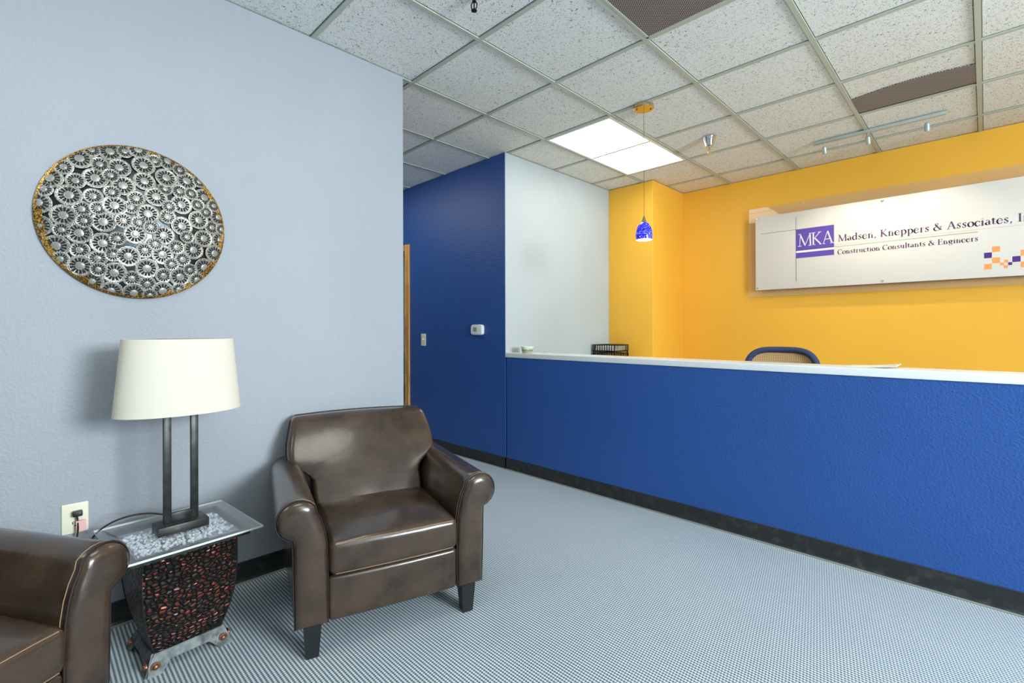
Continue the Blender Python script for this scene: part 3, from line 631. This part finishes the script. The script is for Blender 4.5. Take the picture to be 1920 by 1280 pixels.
for (cx, cy, r) in cs:
    lift = rnd.uniform(.0015, .005)+(.002 if r < .03 else 0); ph = rnd.uniform(0, 1); tx, ty = rnd.uniform(-.04, .04), rnd.uniform(-.04, .04)
    def P(u, v_, e):
        x, y = cx+u, cy+v_; q = math.hypot(x, y)
        if q > PR-.004: x, y = x*(PR-.004)/q, y*(PR-.004)/q; q = PR-.004
        return (dome(q)+lift+e+tx*u+ty*v_, x, y)
    nn = 26; prof = ((1.0, -.003), (1.0, .0006), (.93, .0014), (.86, .0002), (.30, .0006), (.22, .0016), (.10, .002))
    rg = [[P(r*k*math.cos(2*math.pi*i/nn), r*k*math.sin(2*math.pi*i/nn), e) for i in range(nn)] for k, e in prof]
    md.loft(rg[:5], 0, cap=False); md.loft(rg[4:], 1, cap=False); md.add(rg[-1], [tuple(range(nn))], 1)
    ns = 14
    for k in range(ns):
        a = 2*math.pi*(k+ph)/ns; wd = .0022*r/.03; ca, sa = math.cos(a), math.sin(a)
        md.add([P(r*.36*ca-wd*sa, r*.37*sa+wd*ca, .0012), P(r*.74*ca-wd*1.5*sa, r*.74*sa+wd*1.5*ca, .0010), P(r*.74*ca+wd*1.5*sa, r*.74*sa-wd*1.5*ca, .0010), P(r*.36*ca+wd*sa, r*.37*sa-wd*ca, .0012)], [(0, 1, 2, 3)], 2)
md.build('medallion_relief', [M_med, M_boss, M_dark], wa, smooth=40)
MB().tube([(.0, 0, .1), (.03, 0, .1)], .01).build('hanger', M_bronze, wa)

# ------------------------------------------------------------ side table
st = thing('side_table', 'small side table with hammered copper body and square glass top', 'side table', (-2.128, .400, 0), R(4.3))
ZT = .43
gb_ = MB().box(-.212, .212, -.212, .212, ZT-.008, ZT, r=.0015, n=1, m=1)
gb_.m = [1 if max(abs(gb_.v[i][2]-(ZT-.004)) for i in f) < .0039 and len(f) == 4 else 0 for f in gb_.f]
gb_.build('glass_top', [M_glass, M_edge], st, smooth=0)
b = MB(); q = .178
for (x0, x1, y0, y1) in ((-q, q, -q, -q+.014), (-q, q, q-.014, q), (-q, -q+.014, -q+.014, q-.014), (q-.014, q, -q+.014, q-.014)): b.box(x0, x1, y0, y1, ZT-.03, ZT-.009)
b.build('top_frame', M_bronze, st, smooth=0)
b = MB().box(-q+.014, q-.014, -q+.014, q-.014, ZT-.034, ZT-.028)
b.build('tray_floor', M_tray, st, smooth=0)
for sg_ in (-1, 1): MB().box(q-.06, q-.014, sg_*.045-.012, sg_*.045+.012, ZT-.028, ZT-.022).build('tray_clip', M_bronze, st, smooth=0)
hwz = [(.045, .098), (.06, .101), (.10, .114), (.15, .127), (.20, .136), (.25, .1415), (.30, .144), (.35, .1445), (.397, .143)]
rings = []
for z, hw in hwz: rings.append([(hw, -hw, z), (hw, hw, z), (-hw, hw, z), (-hw, -hw, z)])
# fine sides with slight outward pillow
def side(mb, rot):
    n = 12; vs = []; fs = []
    for i, (z, hw) in enumerate(hwz):
        for k in range(n+1):
            u = -1+2*k/n; vs.append((hw+.006*(1-u*u), hw*u, z))
    for i in range(len(hwz)-1):
        for k in range(n): a = i*(n+1)+k; fs.append((a, a+1, a+n+2, a+n+1))
    mb.add(vs, fs, 0, Matrix.Rotation(rot, 4, 'Z'))
b = MB()
for k in range(4): side(b, k*math.pi/2)
b.build('hammered_body', M_hammer, st, smooth=60)
for sx in (-1, 1):
    for sy in (-1, 1): MB().tube([(sx*hw, sy*hw, z) for z, hw in hwz], .0028, 6).build('corner_seam', M_bronze, st)
b = MB().box(-.096, .096, -.096, .096, .05, .054); b.build('bottom_panel', M_bronze, st, smooth=0)
# iron straps: one along each bottom edge with a flared foot at each end
outl = [(-.128, 0), (-.088, 0), (-.078, .010), (-.058, .031), (.058, .031), (.078, .010), (.088, 0), (.128, 0), (.122, .03), (.104, .062), (-.104, .062), (-.122, .03)]
for k in range(4):
    MXk = Matrix.Rotation(k*math.pi/2, 4, 'Z')
    fn = lambda p, d: (.129-.40*p[1]+d, p[0], p[1])
    sb = MB().prism(outl, fn, 0, .006, 0, MXk).build('iron_strap', M_iron, st, smooth=0)
    for s_ in (-1, 1):
        y = s_*.103; z = .026
        cM = MXk @ Matrix.Translation(fn((y, z), .006)) @ Matrix.Rotation(R(90), 4, 'Y') @ Matrix.Rotation(R(0), 4, 'Z')
        MB().lathe([(.015, 0), (.015, .0022), (.0095, .0028), (.0095, .0045), (.007, .0085), (.0005, .0105)], 18, M=cM).build('bolt', M_copper, sb)
# crystals in the tray
b = MB(); rnd = random.Random(5)
ico = bmesh.new(); bmesh.ops.create_icosphere(ico, subdivisions=1, radius=1); iv = [v.co.copy() for v in ico.verts]; if_ = [tuple(x.index for x in f.verts) for f in ico.faces]; ico.free()
for k in range(620):
    x, y = rnd.uniform(-.11, .115), rnd.uniform(-.148, .148); s_ = rnd.uniform(.0045, .0075)
    rot = Matrix.Rotation(rnd.uniform(0, 6), 4, Vector((rnd.random(), rnd.random(), rnd.random()+.01)))
    b.add([rot @ Vector((v.x*s_*rnd.uniform(.8, 1.2), v.y*s_, v.z*s_*.75)) for v in iv], if_, 0, Matrix.Translation((x, y, ZT-.0225+rnd.choice((0, 0, .006)))))
cr = b.build('crystal_pebbles', M_crystal, smooth=0, kind='stuff'); cr.location = st.location; cr.rotation_euler = st.rotation_euler
cr['label'] = 'clear glass pebbles filling the tray under the side table glass'; cr['category'] = 'glass pebbles'

# ------------------------------------------------------------ table lamp
tl = thing('table_lamp', 'table lamp with oval cream shade on an open dark bronze frame', 'table lamp', (-2.120, .403, ZT), R(3.0))
MB().box(-.045, .045, -.079, .079, .0006, .031, r=.002, n=1, m=1).build('base', M_bronze, tl)
b = MB(); fw, fd, z0, z1 = .0545, .0075, .031, .455
b.box(-fd, fd, -fw, -fw+.024, z0, z1, r=.0012, n=1, m=1).box(-fd, fd, fw-.024, fw, z0, z1, r=.0012, n=1, m=1)
b.box(-fd, fd, -fw+.023, fw-.023, z0, z0+.034, r=.0012, n=1, m=1).box(-fd, fd, -fw+.023, fw-.023, z1-.03, z1, r=.0012, n=1, m=1)
b.build('open_post', M_bronze, tl)
zb, zt = .432, .700
def shade(rx, ry, off): return [[((rx[k]-off)*math.cos(2*math.pi*i/72), (ry[k]-off)*math.sin(2*math.pi*i/72), z) for i in range(72)] for k, z in ((0, zb), (1, zt))]
so = shade((.128, .112), (.199, .174), 0); si = shade((.128, .112), (.199, .174), .0025)
b = MB(); b.loft([si[0], so[0], so[1], si[1]], 0, cap=False); b.loft([si[0], si[1]], 1, cap=False); sh = b.build('lamp_shade', [M_shade, M_shade_in], tl, smooth=60)
b = MB()
for z, k in ((zb+.002, 0), (zt-.002, 1)):
    rx, ry = ((.128, .199), (.112, .174))[k]; MB().tube([((rx-.004)*math.cos(2*math.pi*i/48), (ry-.004)*math.sin(2*math.pi*i/48), z) for i in range(48)], .0015, 6, closed=True).build('wire_ring', M_bronze, sh)
for a in (0, 2.1, 4.2): b.tube([(0, 0, zt-.02), (.107*math.cos(a), .170*math.sin(a), zt-.003)], .0013, 6)
b.build('shade_spider', M_bronze, sh)
MB().tube([(0, 0, z1), (0, 0, z1+.05)], .014, 12).build('socket', M_bronze, tl)
MB().lathe([(.001, z1+.05), (.012, z1+.052), (.014, z1+.07), (.030, z1+.11), (.028, z1+.135), (.001, z1+.155)], 20).build('bulb', M_plw, tl)
b = MB(); hp = [(0, .04*math.sin(a), z1+.02+.11*(1-math.cos(a))) for a in [math.pi*k/10 for k in range(11)]]
b.tube(hp, .0016, 6).tube([(0, -p[1], p[2]) for p in hp], .0016, 6); b.tube([(0, 0, z1+.235), (0, 0, zt-.018)], .003); b.build('harp', M_bronze, tl)
# cord, in world coordinates turned into the lamp's frame
Ml = (Matrix.Translation((-2.120, .403, ZT)) @ Matrix.Rotation(R(3.0), 4, 'Z')).inverted()
def spline(P, n=8):
    P = [Vector(p) for p in P]; P = [P[0]]+P+[P[-1]]; o = []
    for i in range(1, len(P)-2):
        for k in range(n):
            t_ = k/n; a, b_, c_, d_ = P[i-1], P[i], P[i+1], P[i+2]
            o.append(.5*((2*b_)+(-a+c_)*t_+(2*a-5*b_+4*c_-d_)*t_*t_+(-a+3*b_-3*c_+d_)*t_**3))
    return o+[P[-2]]
pts = [(-2.176, .385, .445), (-2.20, .375, .462), (-2.225, .325, .478), (-2.26, .27, .474), (-2.30, .215, .449), (-2.335, .175, .405), (-2.36, .15, .34), (-2.385, .12, .30), (-2.395, .118, .34), (-2.405, .134, .40), (-2.412, .136, .445), (-2.420, .134, .468)]
cd = MB().tube(spline(pts), .0032, 8, M=Ml).build('power_cord', M_cord, tl)
MB().box(-2.4325, -2.408, .122, .150, .468, .487, r=.003, n=1, m=2, M=Ml).build('plug', M_black, cd)
MB().box(-2.411, -2.4095, .131, .160, .412, .452, M=Ml).build('warning_tag', M_pink, cd, smooth=0)

# ------------------------------------------------------------ armchairs
def armchair(name, label, loc, rz):
    t_ = thing(name, label, 'armchair', loc, rz, 'brown leather armchairs')
    def nz(p, s, a): return noise.noise(Vector(p)*s)*a
    # seat box and apron
    MB().box(-.335, .335, .02, .69, .125, .285, r=.012, n=2, m=2).build('seat_frame', M_leather, t_)
    def apf(o): return Vector((o.x, o.y-.006*(1-(o.x/.246)**2)*(1 if o.y < .0 else 0), o.z))
    MB().box(-.246, .246, -.024, .03, .119, .281, r=.018, n=10, m=3, fn=apf).build('front_rail', M_leather, t_)
    # seat cushion
    def cf(o):
        u = o.x/.243; y = (o.y-.19)/.235; k = max(0, 1-u*u)*max(0, 1-y*y)
        zt_ = (o.z-.285)/.13
        return Vector((o.x, o.y-.006*(1-u*u)*(1 if o.y < .0 else 0), o.z+(.030*k+nz(o, 9, .0045))*zt_-.004*(1-zt_)))
    sc = MB().box(-.243, .243, -.042, .44, .287, .408, r=.026, n=14, m=4, fn=cf).build('seat_cushion', M_leather, t_)
    b = MB()
    for z, y in ((.398, -.0335), (.296, -.0350)):
        b.tube([cf(Vector((x, y, z)))+Vector((0, -.002, .0015)) for x in [(-.222+.444*k/24) for k in range(25)]], .0013, 5)
    b.build('stitching', M_thread, sc)
    # backrest with shoulders over the arms
    def wd(z): return lerp(lerp(.236, .250, sst(.30, .50, z)), lerp(.345, .322, sst(.60, .76, z)), sst(.48, .575, z))
    def bf(o):
        u = o.x/.33; z = o.z; w_ = wd(z); yf = .415+(z-.40)*.66; th_ = lerp(.17, .095, sst(.40, .75, z))
        v_ = (o.y-0)/.1                                # 0 front .. 1 rear
        z2 = z-.010*u*u*sst(.66, .76, z)
        k = max(0, 1-u*u)*max(0, 1-((z-.56)/.22)**2)
        return Vector((u*w_, yf+th_*v_-(1-v_)*(.022*k+nz((o.x*1.2, z, .5), 6, .006)), z2))
    bc = MB().box(-.33, .33, 0, .1, .33, .757, r=.028, n=22, m=4, fn=bf).build('backrest', M_leather, t_)
    # outline piping on the back's rear edge
    pl = []
    for k in range(41):
        a = k/40
        if a < .3: zz_ = lerp(.56, .738, a/.3); pl.append((-wd(zz_)-.001, zz_))
        elif a <= .7: x_ = lerp(-.300, .300, (a-.3)/.4); pl.append((x_, .756-.010*(x_/.33)**2))
        else: zz_ = lerp(.738, .56, (a-.7)/.3); pl.append((wd(zz_)+.001, zz_))
    b = MB().tube([(x, .415+(z-.40)*.66+lerp(.17, .095, sst(.40, .75, z))*.80, z+.0005) for x, z in pl], .0035, 6); b.build('piping', M_piping, bc)
    # rear shell
    def rf(o): return Vector((o.x, o.y+.05*(o.z-.12)/.5, o.z))
    MB().box(-.332, .332, .55, .70, .122, .575, r=.03, n=4, m=3, fn=rf).build('back_shell', M_leather, t_)
    # arms
    for sx in (-1, 1):
        P = [(.247, .121), (.247, .22), (.247, .33), (.250, .40), (.258, .45), (.270, .49), (.285, .522)]
        P += [(.343+.071*math.cos(R(a)), .498+.069*math.sin(R(a))) for a in range(140, -76, -18)]
        P += [(.362, .430), (.360, .40), (.358, .30), (.356, .20), (.354, .121)]
        n_ = len(P); N = []
        for i in range(n_):
            a, c_ = Vector(P[i-1]), Vector(P[(i+1) % n_]); d = (c_-a).normalized(); N.append(Vector((d.y, -d.x)))   # inward normal
        ctr = Vector((.30, .33))
        if (N[2]).x < 0: N = [-q for q in N]
        def ringp(off, y): return [(sx*(P[i][0]+N[i].x*off), y+nz((P[i][0], y*2, P[i][1]), 5, .003), P[i][1]+N[i].y*off) for i in range(n_)]
        rings = [ringp(.036, -.0385), ringp(.026, -.037), ringp(.014, -.033), ringp(.005, -.026), ringp(0, -.014)]
        rings += [ringp(0, y) for y in [.03+.065*k for k in range(11)]]+[ringp(.008, .695), ringp(.02, .70)]
        ar = MB().loft(rings, cap=True).build('arm', M_leather, t_, smooth=50)
        pp_ = ringp(-.0010, -.0175); b = MB().tube(pp_, .003, 6); b.tube([(q[0]*.9985, .000, q[2]*.999) for q in ringp(-.0004, 0)[2:-4]], .0014, 5, 1)
        b.build('piping', [M_piping, M_thread], ar)
    # legs
    for (x, y) in ((-.297, 0), (.297, 0), (-.297, .62), (.297, .62)):
        yy = .012 if y == 0 else y; b = MB()
        b.loft([[(x+a*hw, yy+c_*hw, z) for a, c_ in ((-1, -1), (1, -1), (1, 1), (-1, 1))] for hw, z in ((.019, 0), (.021, .003), (.030, .126))]); b.build('leg', M_leg, t_, smooth=0)
    return t_
a1 = armchair('armchair', 'brown leather rolled arm armchair standing beside the blue hallway wall', (-1.6155, .997, 0), math.atan2(.95567, .29444))
a2 = copy_tree(a1); a2.location = (-1.585, -.150, 0); a2.rotation_euler = (0, 0, math.atan2(.85, -.527))
a2['label'] = 'brown leather armchair cut off at the lower left corner, left of the table'
